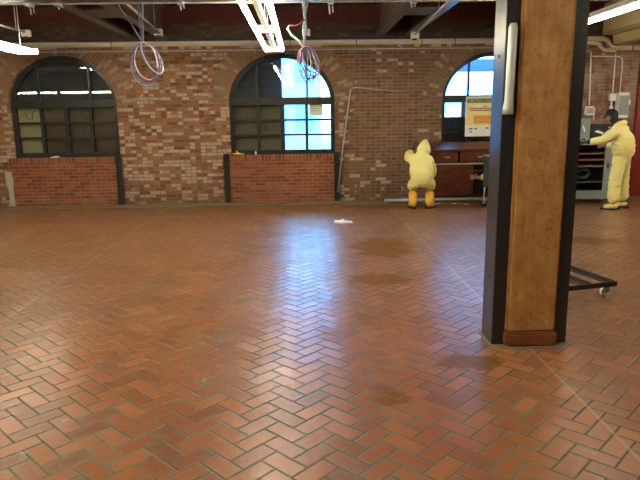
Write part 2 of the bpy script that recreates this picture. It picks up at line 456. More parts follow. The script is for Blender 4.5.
# black steel posts beside the infills
for x, z1, lab in ((-3.655, 1.0, 'black steel post at right end of the brick panel under the left window'),
                   (-1.515, 1.0, 'black steel post at left end of the brick panel under the middle window'),
                   (.70, 1.0, 'black steel post at right end of the brick panel under the middle window')):
    t = thing('steel_post', lab, 'post', (x, YW-.05, .012), 'posts beside the brick panels')
    MB().box(x-.055, x+.055, YW-.035, YW-.025, .012, z1).box(x-.055, x-.045, YW-.07, YW-.03, .012, z1).box(x+.045, x+.055, YW-.07, YW-.03, .012, z1).build('channel', 'steel', t)
    for z in (.2, .8): MB().tube([(x, YW-.047, z), (x, YW-.03, z)], .014, 6).build('bolt', 'steelside', t)
mb = MB(); mb.poly([(-5.90, .012), (-5.79, .012), (-5.80, .35), (-5.775, .52), (-5.80, .70), (-5.93, .71), (-5.92, .5), (-5.885, .3)], YW-.034, YW-.001)
mb.build('plaster_patch', 'plaster', label='narrow whitish plaster strip low on the wall left of the left window panel', cat='plaster')

# ------------------------------------------------------------------ windows
def window(i, xc, cols, dark_cols, pale):
    w_ = structure('window_%d' % (i+1), (xc, YW, SILL))
    y0, y1 = YW+.10, YW+.20
    n = 32; fwid = .085
    inn = arch(xc, HW-fwid, TOP-fwid, SPR, n); out = arch(xc, HW, TOP, SPR, n)
    mb = MB()
    b = mb.b
    for k in range(n):
        vs = []
        for y in (y0, y1): vs += [b.verts.new((inn[k][0], y, inn[k][1])), b.verts.new((inn[k+1][0], y, inn[k+1][1])), b.verts.new((out[k+1][0], y, out[k+1][1])), b.verts.new((out[k][0], y, out[k][1]))]
        for f in ((0, 1, 2, 3), (7, 6, 5, 4), (0, 4, 5, 1), (2, 6, 7, 3)): b.faces.new([vs[q] for q in f])
    bmesh.ops.remove_doubles(b, verts=b.verts, dist=.0005)
    mb.box(xc-HW, xc-HW+fwid, y0, y1, SILL, SPR); mb.box(xc+HW-fwid, xc+HW, y0, y1, SILL, SPR)
    mb.box(xc-HW, xc+HW, y0-.02, y1, SILL, SILL+.09)
    fr = mb.build('window_frame', 'frame', w_)
    MB().box(xc-HW+.01, xc+HW-.01, y0-.03, y1, SPR-.06, SPR+.09, bev=.006).build('transom', 'frame', w_)
    # lower sash grid: four columns, three rows
    zb, zt = SILL+.09, SPR-.06
    xl, xr = xc-HW+fwid, xc+HW-fwid
    xs = [xl+(xr-xl)*k/4 for k in range(5)]; zs = [zb+(zt-zb)*k/3 for k in range(4)]
    for k in range(1, 4):
        MB().box(xs[k]-(.042 if k == 2 else .030), xs[k]+(.042 if k == 2 else .030), y0+.01, y1-.01, zb, zt).build('mullion', 'frame', w_)
    for k in range(1, 3):
        MB().box(xl, xr, y0+.02, y1-.02, zs[k]-.022, zs[k]+.022).build('glazing_bar', 'frame', w_)
    for sx in (-.50, .50):
        h = SPR+(TOP-SPR)*math.sqrt(1-(abs(sx)/HW)**2)-.05
        MB().box(xc+sx-.022, xc+sx+.022, y0+.02, y1-.02, SPR+.08, h).build('fanlight_bar', 'frame', w_)
    # panes: one mesh for the fanlight, one for the lower lights
    g = MB(); pts = [(x, z) for x, z in inn]; f = g.b.faces.new([g.b.verts.new((x, y0+.05, z)) for x, z in pts])
    g.build('fanlight_pane', 'glass', w_)
    g = MB(); g.b.faces.new([g.b.verts.new(q) for q in ((xl, y0+.05, zb), (xr, y0+.05, zb), (xr, y0+.05, zt), (xl, y0+.05, zt))])
    g.build('window_pane', 'glass', w_)
    for (a, c, r0, r1, mt, dy) in dark_cols:
        MB().box(xs[a]-(.08 if a == 0 else 0), xs[c]+(.08 if c == 4 else 0), y1+dy, y1+dy+.012, zs[r0]-(.08 if r0 == 0 else 0), zs[r1]+(.08 if r1 == 3 else 0)).build('backing_board', mt, w_)
    return w_, xs, zs, y0, y1
w1, xs1, zs1, y0, y1 = window(0, WX[0], None, [(0, 1, 0, 3, 'ply', .02), (1, 4, 0, 3, 'board', .02)], None)
w2, xs2, zs2, _, _ = window(1, WX[1], None, [(0, 1, 0, 3, 'board', .05), (1, 2, 0, 3, 'board', .02)], None)
w3, xs3, zs3, _, _ = window(2, WX[2], None, [(0, 4, 0, 2, 'boardd', .01), (3, 4, 2, 3, 'boardd', .01), (1, 3, 2, 3, 'boardd', .01)], None)
MB().box(xs3[1]-.13, xs3[1], YW+.212, YW+.222, SPR-.41, SPR-.06).build('backing_board', 'boardd', w3)
# dark boards behind the fanlight of the left window and the left half of the middle one
def fan_board(w_, xc, a, b_, mat):
    n = 30; P_ = []
    for k in range(n+1):
        x = a+(b_-a)*k/n; P_.append((xc+x, SPR+(TOP-SPR)*math.sqrt(max(0, 1-(x/HW)**2))))
    P_ = [(xc+b_, SPR)]+[(xc+a, SPR)]+P_
    MB().poly(P_, YW+.24, YW+.252).build('backing_board', mat, w_)
fan_board(w1, WX[0], -1.0, 1.0, 'boardd'); fan_board(w2, WX[1], -1.0, .0, 'boardd')
# muntins of the blocked half, and the scrawl on the pale board
mb = MB(); zc = zs1[3]-.12
mb.tube([(xs1[0]+.06, YW+.204, zc-.05), (xs1[0]+.13, YW+.204, zc+.05), (xs1[0]+.17, YW+.204, zc-.09), (xs1[0]+.26, YW+.204, zc-.1), (xs1[0]+.28, YW+.204, zc+.04), (xs1[0]+.36, YW+.204, zc+.06)], .006, 6)
mb.build('marker_scrawl', 'ink', w1)
mb = MB()
for sx in (.15, .36): mb.tube([(xs2[1]+sx-.07, YW+.214, zs2[1]+.20), (xs2[1]+sx+.02, YW+.214, zs2[1]+.13), (xs2[1]+sx-.06, YW+.214, zs2[1]+.06)], .006, 6)
mb.build('marker_scrawl', 'ink', w2)
MB().box(xs2[3]+.06, xs2[3]+.33, y0+.035, y0+.045, SPR-.27, SPR+.05).build('notice_sheet', 'notice', label='pale green paper notice stuck on the right panes of the middle window', cat='notice')
o = bpy.data.objects['notice_sheet']
mb = MB()
for k in range(6): mb.box(xs2[3]+.09, xs2[3]+.30-(k % 3)*.04, y0+.031, y0+.0355, SPR-.0-k*.035, SPR+.012-k*.035)
mb.build('notice_lines', 'pgreen', o)
MB().box(xs2[3]+.08, xs2[3]+.31, y0+.030, y0+.0352, SPR-.25, SPR-.22).build('notice_footer', 'paper', o)

# items on the sills
MB().poly([(-5.02, SILL), (-4.86, SILL+.001), (-4.85, SILL+.02), (-4.92, SILL+.035), (-5.0, SILL+.02)], YW+.0, YW+.08).build('crumpled_paper', 'paper', label='small crumpled white paper on the brick sill of the left window', cat='paper')
mb = MB(); mb.tube([(-1.40, YW+.03, SILL+.022), (-1.30, YW+.02, SILL+.028), (-1.22, YW+.05, SILL+.02), (-1.16, YW+.03, SILL+.012)], [.012, .02, .016, .008], 8)
mb.tube([(-1.27, YW+.05, SILL+.03), (-1.33, YW+.05, SILL+.075)], [.014, .008], 8)
mb.build('work_glove', 'yellow', label='yellow rubber glove lying on the left end of the middle window sill', cat='glove')
t = thing('plastic_bottle', 'tiny pale bottle standing on the middle window sill', 'bottle', (-.93, YW+.04, SILL))
MB().lathe([(.018, SILL), (.02, SILL+.05), (.009, SILL+.065)], -.93, YW+.04, 12).build('bottle_body', 'white', t)
MB().lathe([(.010, SILL+.062), (.010, SILL+.08)], -.93, YW+.04, 12).build('cap', 'yellow', t)

# ------------------------------------------------------------------ red door at far right
d1 = structure('door_1', (7.2, YW, 0))
MB().box(6.75, 6.82, YW-.06, YW-.001, .012, 2.95).box(7.75, 7.84, YW-.06, YW-.001, .012, 2.95).box(6.82, 7.75, YW-.06, YW-.001, 2.86, 2.95).build('door_frame', 'red', d1)
MB().box(6.82, 7.75, YW-.04, YW-.001, .02, 2.86).build('door_leaf', 'red', d1)
MB().tube([(6.9, YW-.09, 1.05), (7.0, YW-.09, 1.05)], .012, 8).build('door_handle', 'galv', d1)

# ------------------------------------------------------------------ ceiling beams
def ibeam(mb, x, y0_, y1_, zb, zt, fw_=.2):
    mb.box(x-fw_/2, x+fw_/2, y0_, y1_, zb, zb+.02); mb.box(x-fw_/2, x+fw_/2, y0_, y1_, zt-.02, zt); mb.box(x-.01, x+.01, y0_, y1_, zb+.02, zt-.02)
for X, side in ((-2.95, 'left'), (1.85, 'middle')):
    t = thing('ceiling_beam', 'pair of grey steel beams running to the wall, %s' % ('over the timber column' if side == 'middle' else 'left of the coiled cable'), 'beam', (X, 6, 3.2), 'paired ceiling beams')
    for s in (-1, 1):
        mb = MB(); ibeam(mb, X+s*.29, YB+.01, YW-.005, 3.24, CE-.005, .17); mb.build('steel_beam', 'beam', t)
    MB().box(X-.2, X+.2, 9.3, 10.0, 3.26, 3.28).box(X-.27, X+.27, 9.3, 9.33, 3.28, CE-.01).build('cross_plate', 'beam', t)
t = thing('ceiling_beam', 'cream painted steel beam high above the standing worker', 'beam', (6.2, 6, 3.0))
MB().box(5.95, 6.00, YB+.01, YW-.005, 3.22, CE-.005).box(5.95, 6.30, YB+.01, YW-.005, 3.20, 3.24).build('upper_web', 'cream', t)
MB().box(6.16, 6.30, 8.1, YW-.005, 3.02, 3.195).build('lower_web', 'cream', t)
# cross girder with conduits under it
t = thing('cross_girder', 'long grey girder crossing the whole top of the view', 'girder', (0, 7.9, 3.12))
MB().box(XL+.01, XR-.01, 7.55, 7.92, 3.12, 3.14).box(XL+.01, XR-.01, 7.72, 7.75, 3.14, 3.195).build('girder_beam', 'beam', t)
MB().tube([(XL+.1, 8.02, 3.13), (XR-.1, 8.02, 3.13)], .018, 8).build('girder_conduit', 'conduit', t)
for x, z in ((-3.35, .10), (-1.48, .06), (.40, .12), (1.45, .06), (-3.0, .04)):
    m_ = MB(); m_.box(x-.035, x+.035, 7.93, 8.06, 3.09, 3.16); m_.tube([(x-.02, 8.05, 3.10), (x-.01, 8.05, 3.10-z)], .010, 6); m_.tube([(x+.02, 8.05, 3.10), (x+.03, 8.05, 3.12-z)], .008, 6)
    m_.build('beam_clamp', 'galv', t)

# ------------------------------------------------------------------ pipes
Yp = YW-.10
t = thing('ceiling_pipe', 'long cream pipe running along the wall above the arched windows', 'pipe', (0, Yp, 3.1))
MB().tube([(XL+.05, Yp, 3.105), (5.60, Yp, 3.105)], .048, 14).build('pipe_run', 'pipe', t)
for x in (-3.6, -.2, 1.08, 2.35, 3.0, 4.2): MB().tube([(x, Yp, 3.105), (x+.015, Yp, 3.105)], .051, 14).build('coupling', 'beamdark', t)
t = thing('ceiling_pipe', 'upper cream pipe stepping down past the right of the column', 'pipe', (6, Yp, 3.0), 'stepped pipes by the right of the column')
MB().tube([(5.62, Yp, 3.125), (5.93, Yp, 3.125), (6.01, Yp, 3.09), (6.05, Yp, 3.02), (6.09, Yp, 2.97), (6.17, Yp, 2.945), (XR-.05, Yp, 2.945)], .048, 14).build('pipe_run', 'pipe', t)
for x in (6.5, 7.2): MB().tube([(x, Yp, 2.945), (x+.02, Yp, 2.945)], .053, 14).build('coupling', 'beamdark', t)
t = thing('ceiling_pipe', 'lower cream pipe bending down and ending in the stepped pipe', 'pipe', (5.8, Yp-.11, 3.0), 'stepped pipes by the right of the column')
MB().tube([(5.45, Yp-.10, 3.04), (5.73, Yp-.10, 3.04), (5.80, Yp-.10, 3.01), (5.84, Yp-.10, 2.95), (5.89, Yp-.10, 2.91), (5.97, Yp-.10, 2.895), (6.14, Yp-.10, 2.895)], .036, 14).build('pipe_run', 'pipe', t)
tag(MB().tube([(XL+.05, YW-.015, 2.985), (5.7, YW-.015, 2.985)], .010, 8).build('wall_conduit', 'conduit'), 'thin grey conduit line just below the long cream pipe', 'conduit')
# bent pipe leaning on the wall between middle and right windows
mb = MB(); mb.tube([(.715, YW-.098, .20), (.80, YW-.085, .95), (.975, YW-.03, 2.15), (.99, YW-.03, 2.22), (1.03, YW-.03, 2.25), (1.10, YW-.03, 2.255), (2.0, YW-.03, 2.165)], .015, 10)
o = mb.build('bent_pipe', 'conduit'); tag(o, 'thin pale bent pipe slanting up the wall right of the middle window', 'pipe')
for x, z in ((.84, 1.2), (1.6, 2.205)): MB().box(x-.03, x+.03, YW-.055, YW-.001, z-.012, z+.012).build('pipe_clip', 'galv', o)
# conduits at right end of the wall
for n_, pts, lab, r in (('conduit', [(5.74, YW-.03, 2.9), (5.78, YW-.03, 1.86)], 'white vertical conduit nearest the column on the right wall', .016),
                    ('conduit', [(6.235, YW-.03, 2.86), (6.235, YW-.03, 2.08)], 'left of the two thin conduits above the white electrical box', .013),
                    ('conduit', [(5.70, YW-.06, 2.80), (6.28, YW-.06, 2.79), (6.345, YW-.06, 2.77), (6.37, YW-.06, 2.70), (6.365, YW-.06, 2.10)], 'grey conduit crossing the right wall and bending down to the electrical box', .011)):
    tag(MB().tube(pts, r, 8).build(n_, 'white', None), lab, 'conduit')
t = thing('electrical_box', 'tall white electrical box on the wall behind the standing worker', 'electrical box', (6.42, YW, 1.62))
MB().box(6.32, 6.54, YW-.12, YW-.001, 1.60, 2.10, bev=.008).build('box_body', 'white', t)
MB().box(6.335, 6.525, YW-.135, YW-.121, 1.66, 2.04, bev=.004).build('box_cover', 'grey', t)
MB().box(6.53, 6.58, YW-.10, YW-.03, 1.86, 1.96).build('switch_lever', 'white', t)
t = thing('electrical_box', 'small white junction box left of the tall electrical box', 'electrical box', (6.24, YW, 1.95))
MB().box(6.16, 6.30, YW-.08, YW-.001, 1.94, 2.08, bev=.008).build('box_body', 'white', t)
MB().tube([(6.23, YW-.03, 1.94), (6.23, YW-.03, 1.66)], .018, 8).build('conduit_stub', 'white', t)
MB().box(6.20, 6.26, YW-.05, YW-.001, 1.78, 1.84).build('coupling', 'white', t)
t = thing('electrical_box', 'white junction box at the foot of the conduit beside the column', 'electrical box', (5.8, YW, 1.7))
MB().box(5.70, 5.86, YW-.10, YW-.001, 1.66, 1.84, bev=.01).build('box_body', 'white', t)
MB().box(5.72, 5.84, YW-.115, YW-.101, 1.70, 1.80).build('box_cover', 'galv', t)
MB().tube([(5.89, YW-.05, 1.80), (5.88, YW-.05, 1.55)], .014, 8).build('conduit_stub', 'white', t)

# ceiling conduits with pale boxes near the wall
def cond(x0, x1, ya, yb, z, lab, extra=None):
    t = thing('ceiling_conduit', lab, 'conduit', (x1, yb, z), 'ceiling conduits ending in pale boxes')
    mb = MB(); mb.tube([(x0, ya, z), (x1, yb, z)], .020, 8)
    if extra: mb.tube(extra, .016, 8)
    for f in (.3, .9):
        x, y = x0+(x1-x0)*f, ya+(yb-ya)*f; mb.tube([(x, y, z), (x, y, CE)], .008, 6)
    mb.build('conduit_run', 'conduit', t)
    MB().box(x1-.075, x1+.075, yb-.06, yb+.06, z-.075, z+.045, bev=.01).build('junction_box', 'whitebox', t)
    MB().lathe([(.045, z-.10), (.05, z-.075)], x1, yb, 16).build('sensor_dome', 'black', t)
cond(-5.1, -5.04, 8.1, 11.75, 3.29, 'ceiling conduit with pale box above the left end of the left window', [(-5.1, 10.6, 3.29), (-7.0, 10.6, 3.29)])
cond(-2.35, -2.62, 8.1, 11.75, 3.29, 'ceiling conduit with pale box just right of the coiled cable')
cond(.05, .12, 8.1, 11.75, 3.26, 'ceiling conduit with pale box above the middle window')
cond(1.98, 2.16, 8.1, 11.75, 3.19, 'ceiling conduit with pale box under the paired beams')

# ------------------------------------------------------------------ strip lights
def strip(x, ya, yb, z=2.86, sep=.14):
    t = thing('strip_light', '', 'ceiling light', (x, ya, z), 'tube ceiling lights')
    MB().box(x-.03, x+.03, ya, yb, z-.005, z+.06, bev=.004).build('housing', 'lampw', t)
    for e in (ya, yb-.04): MB().box(x-sep-.028, x+sep+.028, e, e+.04, z-.035, z+.06).build('lamp_socket', 'lampw', t)
    for s in ((-1, 1) if sep else (0,)): MB().tube([(x+s*sep, ya+.045, z-(0 if sep else .03)), (x+s*sep, yb-.045, z-(0 if sep else .03))], .034, 12).build('tube', 'tube', t)  # tubes thicker than real ones, their glare put into the shape
    for y in (ya+.3, yb-.3): MB().tube([(x, y, z+.075), (x, y, CE)], .006, 6).build('hanger_rod', 'galv', t)
    return t
LX = {'middle': -.45, 'left': -4.70, 'right': 3.62}
s0 = strip(LX['middle'], 8.6, 11.0)
s0['label'] = 'twin tube light hanging in front of the middle window, end nearest the wall'
s1 = strip(LX['right'], 8.6, 11.0, sep=0); s1['label'] = 'single tube light over the poster, nearest the wall and behind the column'
labs = {'middle': ['', 'twin tube light in the middle row, next one from the wall', 'twin tube light in the middle row above the near floor', 'twin tube light of the middle row right above the viewer'],
        'left': ['bright twin tube light at the left edge beside the left window', 'left row light, second from the window wall', 'left row light, third from the window wall', 'left row light, farthest from the window wall'],
        'right': ['right row light over the crouching worker, end nearest the wall', 'bright single tube light seen at the top right corner past the column', 'right row light, third from the window wall', 'right row light, farthest from the window wall']}
for kx, x in LX.items():
    for q in range(4):
        if kx == 'middle' and q == 0: continue
        if kx == 'right' and q == 0: continue
        dup(s1 if kx == 'right' else s0, (x, 8.6-2.45*q, 2.86), labs[kx][q])
for q in range(2):  # lights added out of view to brighten the right side
    dup(s0, (7.75, 8.6-2.45*q, 2.86), ['unseen light added right of the view, nearest the window wall', 'unseen light added right of the view, farther from the window wall'][q])
# far left row of the hall, running across
s5 = dup(s0, (-12.8, -2.2, 2.86), 'light hung across the far left end of the hall behind the viewer'); s5.rotation_euler.z = -PI/2
s6 = dup(s0, (-10.3, -2.2, 2.86), 'second light hung across the hall behind the viewer to the left'); s6.rotation_euler.z = -PI/2

# ------------------------------------------------------------------ column
cx0, cx1 = 1.498, 1.868
col = thing('column', 'thick timber column between black steel channels in the right foreground', 'column', (1.68, 4.4, 0))
mb = MB(); mb.box(cx0, cx1, 4.20, 4.56, .10, 3.238, bev=.022); mb.build('timber_post', 'wood', col)
b_ = MB(); b_.box(cx0-.012, cx1+.008, 4.165, 4.58, 0, .112, bev=.018); b_.build('base_block', 'blockw', col)
for s, xo, xi in ((-1, 1.400, cx0-.002), (1, 1.965, cx1+.002)):
    mb = MB(); a, c = min(xo, xo-s*.014), max(xo, xo-s*.014)
    mb.box(a, c, 4.245, 4.475, .0, 3.238, bev=.004)
    lo, hi = min(xo, xi), max(xo, xi)
    mb.box(lo, hi, 4.235, 4.25, .0, 3.238, bev=.003); mb.box(lo, hi, 4.47, 4.485, .0, 3.238, bev=.003)
    ch = mb.build('steel_channel', 'steel', col)
    for z in (.5, 1.3, 2.1, 2.9): MB().tube([(xo+s*.008, 4.36, z), (xo, 4.36, z)], .012, 6).build('bolt', 'steel', ch)
mb = MB(); oc = [(1.385+random.uniform(-.01, .01), 4.215), (1.46, 4.15), (1.90, 4.145), (1.985, 4.215), (1.99, 4.50), (1.9, 4.60), (1.46, 4.60), (1.375, 4.5)]
A_ = [mb.b.verts.new((x, y, .0005)) for x, y in oc]; B_ = [mb.b.verts.new((x, y, .004)) for x, y in oc]; mb.b.faces.new(A_[::-1]); mb.b.faces.new(B_)
for k in range(8): mb.b.faces.new((A_[k], A_[(k+1) % 8], B_[(k+1) % 8], B_[k]))
mb.build('floor_grout', 'concrete', col)
mb = MB(); mb.tube([(1.437, 4.20, 2.30), (1.437, 4.20, 2.27), (1.432, 4.20, 1.80), (1.428, 4.20, 1.735), (1.428, 4.20, 1.70)], [.020, .031, .031, .038, .038], 14)
mb.build('conduit_guard', 'guard', col, label='pale grey rounded guard on the left channel')

# ------------------------------------------------------------------ hanging coiled cables
def coil(cx, cy, cz, loops, mats, t, seed):
    rnd = random.Random(seed)
    for i, (ang, a, b2, m_) in enumerate(loops):
        pts = []; N = 40; wob = rnd.uniform(-.02, .02); yo = rnd.uniform(-.03, .03)
        for k in range(N):
            th = 2*PI*k/N
            x = a*math.sin(th); z = -b2+b2*math.cos(th)
            y = yo+.03*math.sin(th*2+i)+wob
            ca, sa = math.cos(ang), math.sin(ang)
            pts.append((cx+x*ca-z*sa, cy+y, cz+x*sa+z*ca))
        MB().tube(pts, .0075, 6, closed=True).build('cable_loop', m_, t)
t = thing('hanging_cable', 'coiled white and purple cables hanging over the wall between left and middle windows', 'cable', (-1.98, 8, 3.1), 'coiled cables hanging from the ceiling')
cx, cz = -1.98, 2.64
coil(cx, 7.98, cz, [(.10, .15, .235, 'cabp'), (.06, .165, .25, 'cabb'), (.14, .14, .225, 'cabw'), (.02, .17, .262, 'cabg'), (.52, .085, .215, 'cabw'), (.60, .075, .19, 'cabp'), (.48, .10, .205, 'cabb'), (.2, .155, .24, 'cabp')], None, t, 3)
for dx, m_ in ((0, 'cabb'), (.02, 'cabg'), (-.025, 'cabp')):
    MB().tube([(cx+dx*.3, 7.97, cz-.02), (cx+dx, 7.97, cz+.2), (cx+dx*1.3+.01, 7.96, 3.115)], .008, 6).build('cable_drop', m_, t)
MB().tube([(cx, 7.97, cz), (cx-.12, 7.97, cz+.22), (cx-.27, 7.98, 3.10)], .007, 6).build('cable_drop', 'cabg', t)
MB().tube([(cx, 7.98, cz+.012), (cx+.01, 7.98, cz-.015)], .03, 8).build('cable_tie', 'cabp', t)
t = thing('hanging_cable', 'bundle of thin dark cables hanging in front of the middle window', 'cable', (.06, 8, 3.1), 'coiled cables hanging from the ceiling')
cx, cz = .055, 2.57
coil(cx, 7.98, cz, [(.25, .09, .20, 'cabp'), (.35, .11, .19, 'cabb'), (.05, .07, .21, 'cabg'), (.45, .10, .17, 'cabp'), (.15, .12, .20, 'cabb'), (.30, .13, .205, 'cabr'), (-.05, .05, .19, 'cabb'), (.4, .07, .2, 'cabg'), (.2, .05, .22, 'cabp')], None, t, 5)
for dx, m_ in ((0, 'cabg'), (.04, 'cabb'), (-.035, 'cabg'), (.01, 'cabg')):
    MB().tube([(cx, 7.97, cz-.02), (cx+dx*.6+.01, 7.97, cz+.25), (cx-dx+.02, 7.97, 3.115)], .008, 6).build('cable_drop', m_, t)
MB().tube([(cx-.01, 7.97, cz), (cx-.07, 7.96, cz+.08), (cx-.16, 7.95, cz+.15), (cx-.205, 7.95, cz+.22), (cx-.18, 7.95, cz+.265)], [.014]*4+[.012], 8).build('white_cable_end', 'cabw', t, label='thick white cable end curving left')
MB().tube([(cx-.18, 7.95, cz+.265), (cx-.12, 7.95, cz+.255), (cx-.07, 7.95, cz+.27), (cx+.01, 7.96, cz+.33)], .008, 6).build('cable_lead', 'cabr', t, label='red and blue leads joining the white cable')
MB().tube([(cx, 7.98, cz+.02), (cx+.005, 7.98, cz-.02)], .028, 8).build('cable_tie', 'cabb', t)

# ------------------------------------------------------------------ wooden cabinet under right window
cb = thing('wooden_cabinet', 'dark brown wooden counter cabinet under the right window', 'cabinet', (3.7, 12.1, .012))
X0, X1, YF, YK = 2.62, 4.85, 11.92, 12.19
mb = MB(); mb.box(X0, X1, YF+.04, YK, .012, .10); mb.box(X0, X0+.03, YF, YK, .10, 1.0); mb.box(X1-.03, X1, YF, YK, .10, 1.0)
mb.box(X0+.03, X1-.03, YK-.02, YK, .10, 1.0); mb.box(3.40, 3.43, YF+.02, YK-.02, .10, .70)
mb.build('cabinet_body', 'cab', cb)
MB().box(X0+.031, X1-.031, YK-.035, YK-.021, .10, .70).build('back_panel', 'cabdark', cb)
mb = MB(); A = [(YF-.03, 1.0), (YF-.03, 1.035), (YK, 1.17), (YK, 1.0)]
b = mb.b; v0 = [b.verts.new((X0-.02, y, z)) for y, z in A]; v1 = [b.verts.new((X1+.02, y, z)) for y, z in A]
b.faces.new(v0); b.faces.new(v1[::-1])
for k in range(4): b.faces.new((v0[k], v0[(k+1) % 4], v1[(k+1) % 4], v1[k]))
mb.build('sloping_top', 'cab', cb)
for xa, xb in ((2.66, 3.10), (3.14, 3.95), (3.99, 4.81)):
    dr = MB().box(xa, xb, YF-.012, YF+.16, .775, .985, bev=.006).build('drawer', 'cab', cb)
    xm = (xa+xb)/2
    MB().box(xm-.05, xm+.05, YF-.03, YF-.012, .87, .895, bev=.004).build('drawer_pull', 'galv', dr)
MB().box(X0, X1, YF-.02, YF+.10, .735, .757).build('edge_trim', 'plaster', cb, label='pale edge strip under the drawers')
MB().box(2.65, 3.40, YF-.004, YF+.014, .12, .725, bev=.003).build('front_panel', 'cab', cb)
MB().box(4.15, 4.81, YF-.004, YF+.014, .12, .725, bev=.003).build('front_panel', 'cab', cb)
MB().box(3.431, 4.14, YF+.02, YK-.036, .58, .60).build('shelf', 'cab', cb)
MB().box(3.431, 4.14, YF+.02, YK-.036, .101, .12).build('shelf', 'cabdark', cb)
tag(MB().tube([(1.63, 11.83, .047), (2.9, 11.83, .047), (4.3, 11.83, .047)], .035, 12).build('steel_tube', 'galv'), 'long grey steel tube lying on the floor along the cabinet', 'pipe')

# ------------------------------------------------------------------ poster on right window
px0, px1, pz0, pz1, py = 3.31, 3.95, 1.27, 2.06, YW+.062
ps = thing('poster', 'yellow and white printed poster with green heading on the right window', 'poster', (3.6, py, pz0))
MB().box(px0, px1, py, py+.008, pz0, pz1).build('poster_sheet', 'paper', ps)
MB().box(px0+.01, px1-.01, py-.002, py-.0002, pz0+.22, pz1-.145).build('yellow_field', 'pyel', ps)
MB().box(px0+.01, px1-.01, py-.002, py-.0002, pz1-.135, pz1-.03).build('green_band', 'pgreen', ps)
MB().box(px0+.16, px1-.06, py-.004, py-.0022, pz0+.25, pz0+.42).build('orange_block', 'porange', ps)
MB().box(px0+.16, px0+.32, py-.004, py-.0022, pz1-.215, pz1-.175).box(px1-.17, px1-.02, py-.004, py-.0022, pz1-.215, pz1-.175).build('white_field', 'paper', ps)
def text(s, x, z, size, y, mat, parent, name, width=None):
    cu = bpy.data.curves.new('txt', 'FONT'); cu.body = s; cu.size = size; cu.extrude = .0006; cu.offset = .0022
    ob = bpy.data.objects.new('txt', cu); C.objects.link(ob)
    dg = bpy.context.evaluated_depsgraph_get(); me = bpy.data.meshes.new_from_object(ob.evaluated_get(dg))
    bpy.data.objects.remove(ob); bb = bmesh.new(); bb.from_mesh(me)
    mx = max(v.co.x for v in bb.verts); k = width/mx if width else 1
    for v in bb.verts: v.co = V(x+v.co.x*k, y-v.co.z, z+v.co.y)
    mb = MB(); mb.b.free(); mb.b = bb
    return mb.build(name, mat, parent)
text('ACASHIER/OX', px0+.03, pz1-.118, .098, py-.003, 'ink', ps, 'heading_letters', .57)
for k, (xa, xb, z) in enumerate(((.07, .60, .245), (.09, .59, .285))):
    m_ = MB(); x = px0+xa; rnd = random.Random(k)
    while x < px0+xb:
        wv = rnd.uniform(.02, .055); m_.box(x, min(x+wv, px0+xb), py-.004, py-.0022, pz1-z, pz1-z+.020); x += wv+.012
    m_.build('printed_line', 'ink', ps)
m_ = MB(); rnd = random.Random(9)
for k in range(6):
    x = px0+.18
    while x < px1-.10:
        wv = rnd.uniform(.02, .05); m_.box(x, min(x+wv, px1-.08), py-.006, py-.0042, pz0+.27+k*.025, pz0+.28+k*.025); x += wv+.012
m_.build('printed_paragraph', 'inkred', ps)
m_ = MB()
for x, wv, z in ((.08, .07, .14), (.19, .05, .14), (.42, .06, .15), (.10, .04, .08)): m_.box(px0+x, px0+x+wv, py-.002, py-.0002, pz0+z, pz0+z+.03)
m_.build('printed_logo_marks', 'cabb', ps)
MB().box(px0+.37, px0+.41, py-.004, py-.0022, pz1-.205, pz1-.185).build('printed_mark', 'inkred', ps)

# ------------------------------------------------------------------ carts and cabinets
def caster(x, y, t, r=.045, w_=.03, top=.11, wheel='white', ang=0):
    M_ = Matrix.Translation((x, y, 0)) @ Matrix.Rotation(ang, 4, 'Z')
    a = M_ @ V(0, -w_/2, r); c = M_ @ V(0, w_/2, r)
    wh = MB(); d = (c-a); wh.tube([a, a+d*.08, a+d*.92, c], [r*.9, r, r, r*.9], 20); wh.build('wheel', wheel, t)
    f = MB(); f.box(-.03, .03, -w_/2-.012, -w_/2-.006, r-.008, top-.008, M_).box(-.03, .03, w_/2+.006, w_/2+.012, r-.008, top-.008, M_).box(-.04, .04, -w_/2-.014, w_/2+.014, top-.01, top, M_)
    f.tube([M_ @ V(0, -w_/2-.016, r), M_ @ V(0, w_/2+.016, r)], .007, 8)
    f.build('caster_fork', 'galv', t)
dl = thing('dolly', 'low black steel frame dolly behind the column foot', 'dolly', (2.6, 5.8, 0))
Cn = V(2.935, 5.345, 0); e1 = V(-.25, .968, 0).normalized(); e2 = V(-e1.y, e1.x, 0)
MD = Matrix.Translation(Cn) @ Matrix(((e2.x, e1.x, 0, 0), (e2.y, e1.y, 0, 0), (0, 0, 1, 0), (0, 0, 0, 1)))
LWd, LLd = .62, 1.0
for bx in ((0, LWd, 0, .04), (0, LWd, LLd-.04, LLd), (0, .04, .04, LLd-.04), (LWd-.04, LWd, .04, LLd-.04), (.26, .30, .04, LLd-.04)):
    mb = MB(); mb.box(bx[0], bx[1], bx[2], bx[3], .108, .116, MD); 
    if bx[1]-bx[0] > .1: mb.box(bx[0], bx[1], bx[2] if bx[2] < .5 else bx[3]-.006, bx[2]+.006 if bx[2] < .5 else bx[3], .116, .155, MD)
    else: mb.box(bx[0] if bx[0] < .5 else bx[1]-.006, bx[0]+.006 if bx[0] < .5 else bx[1], bx[2], bx[3], .116, .155, MD)
    mb.build('frame_rail', 'steel', dl)
for a, c in ((.07, .08), (LWd-.07, .08), (.07, LLd-.08), (LWd-.07, LLd-.08)):
    q = MD @ V(a, c, 0); caster(q.x, q.y, dl, .044, .03, .108, ang=R(20))

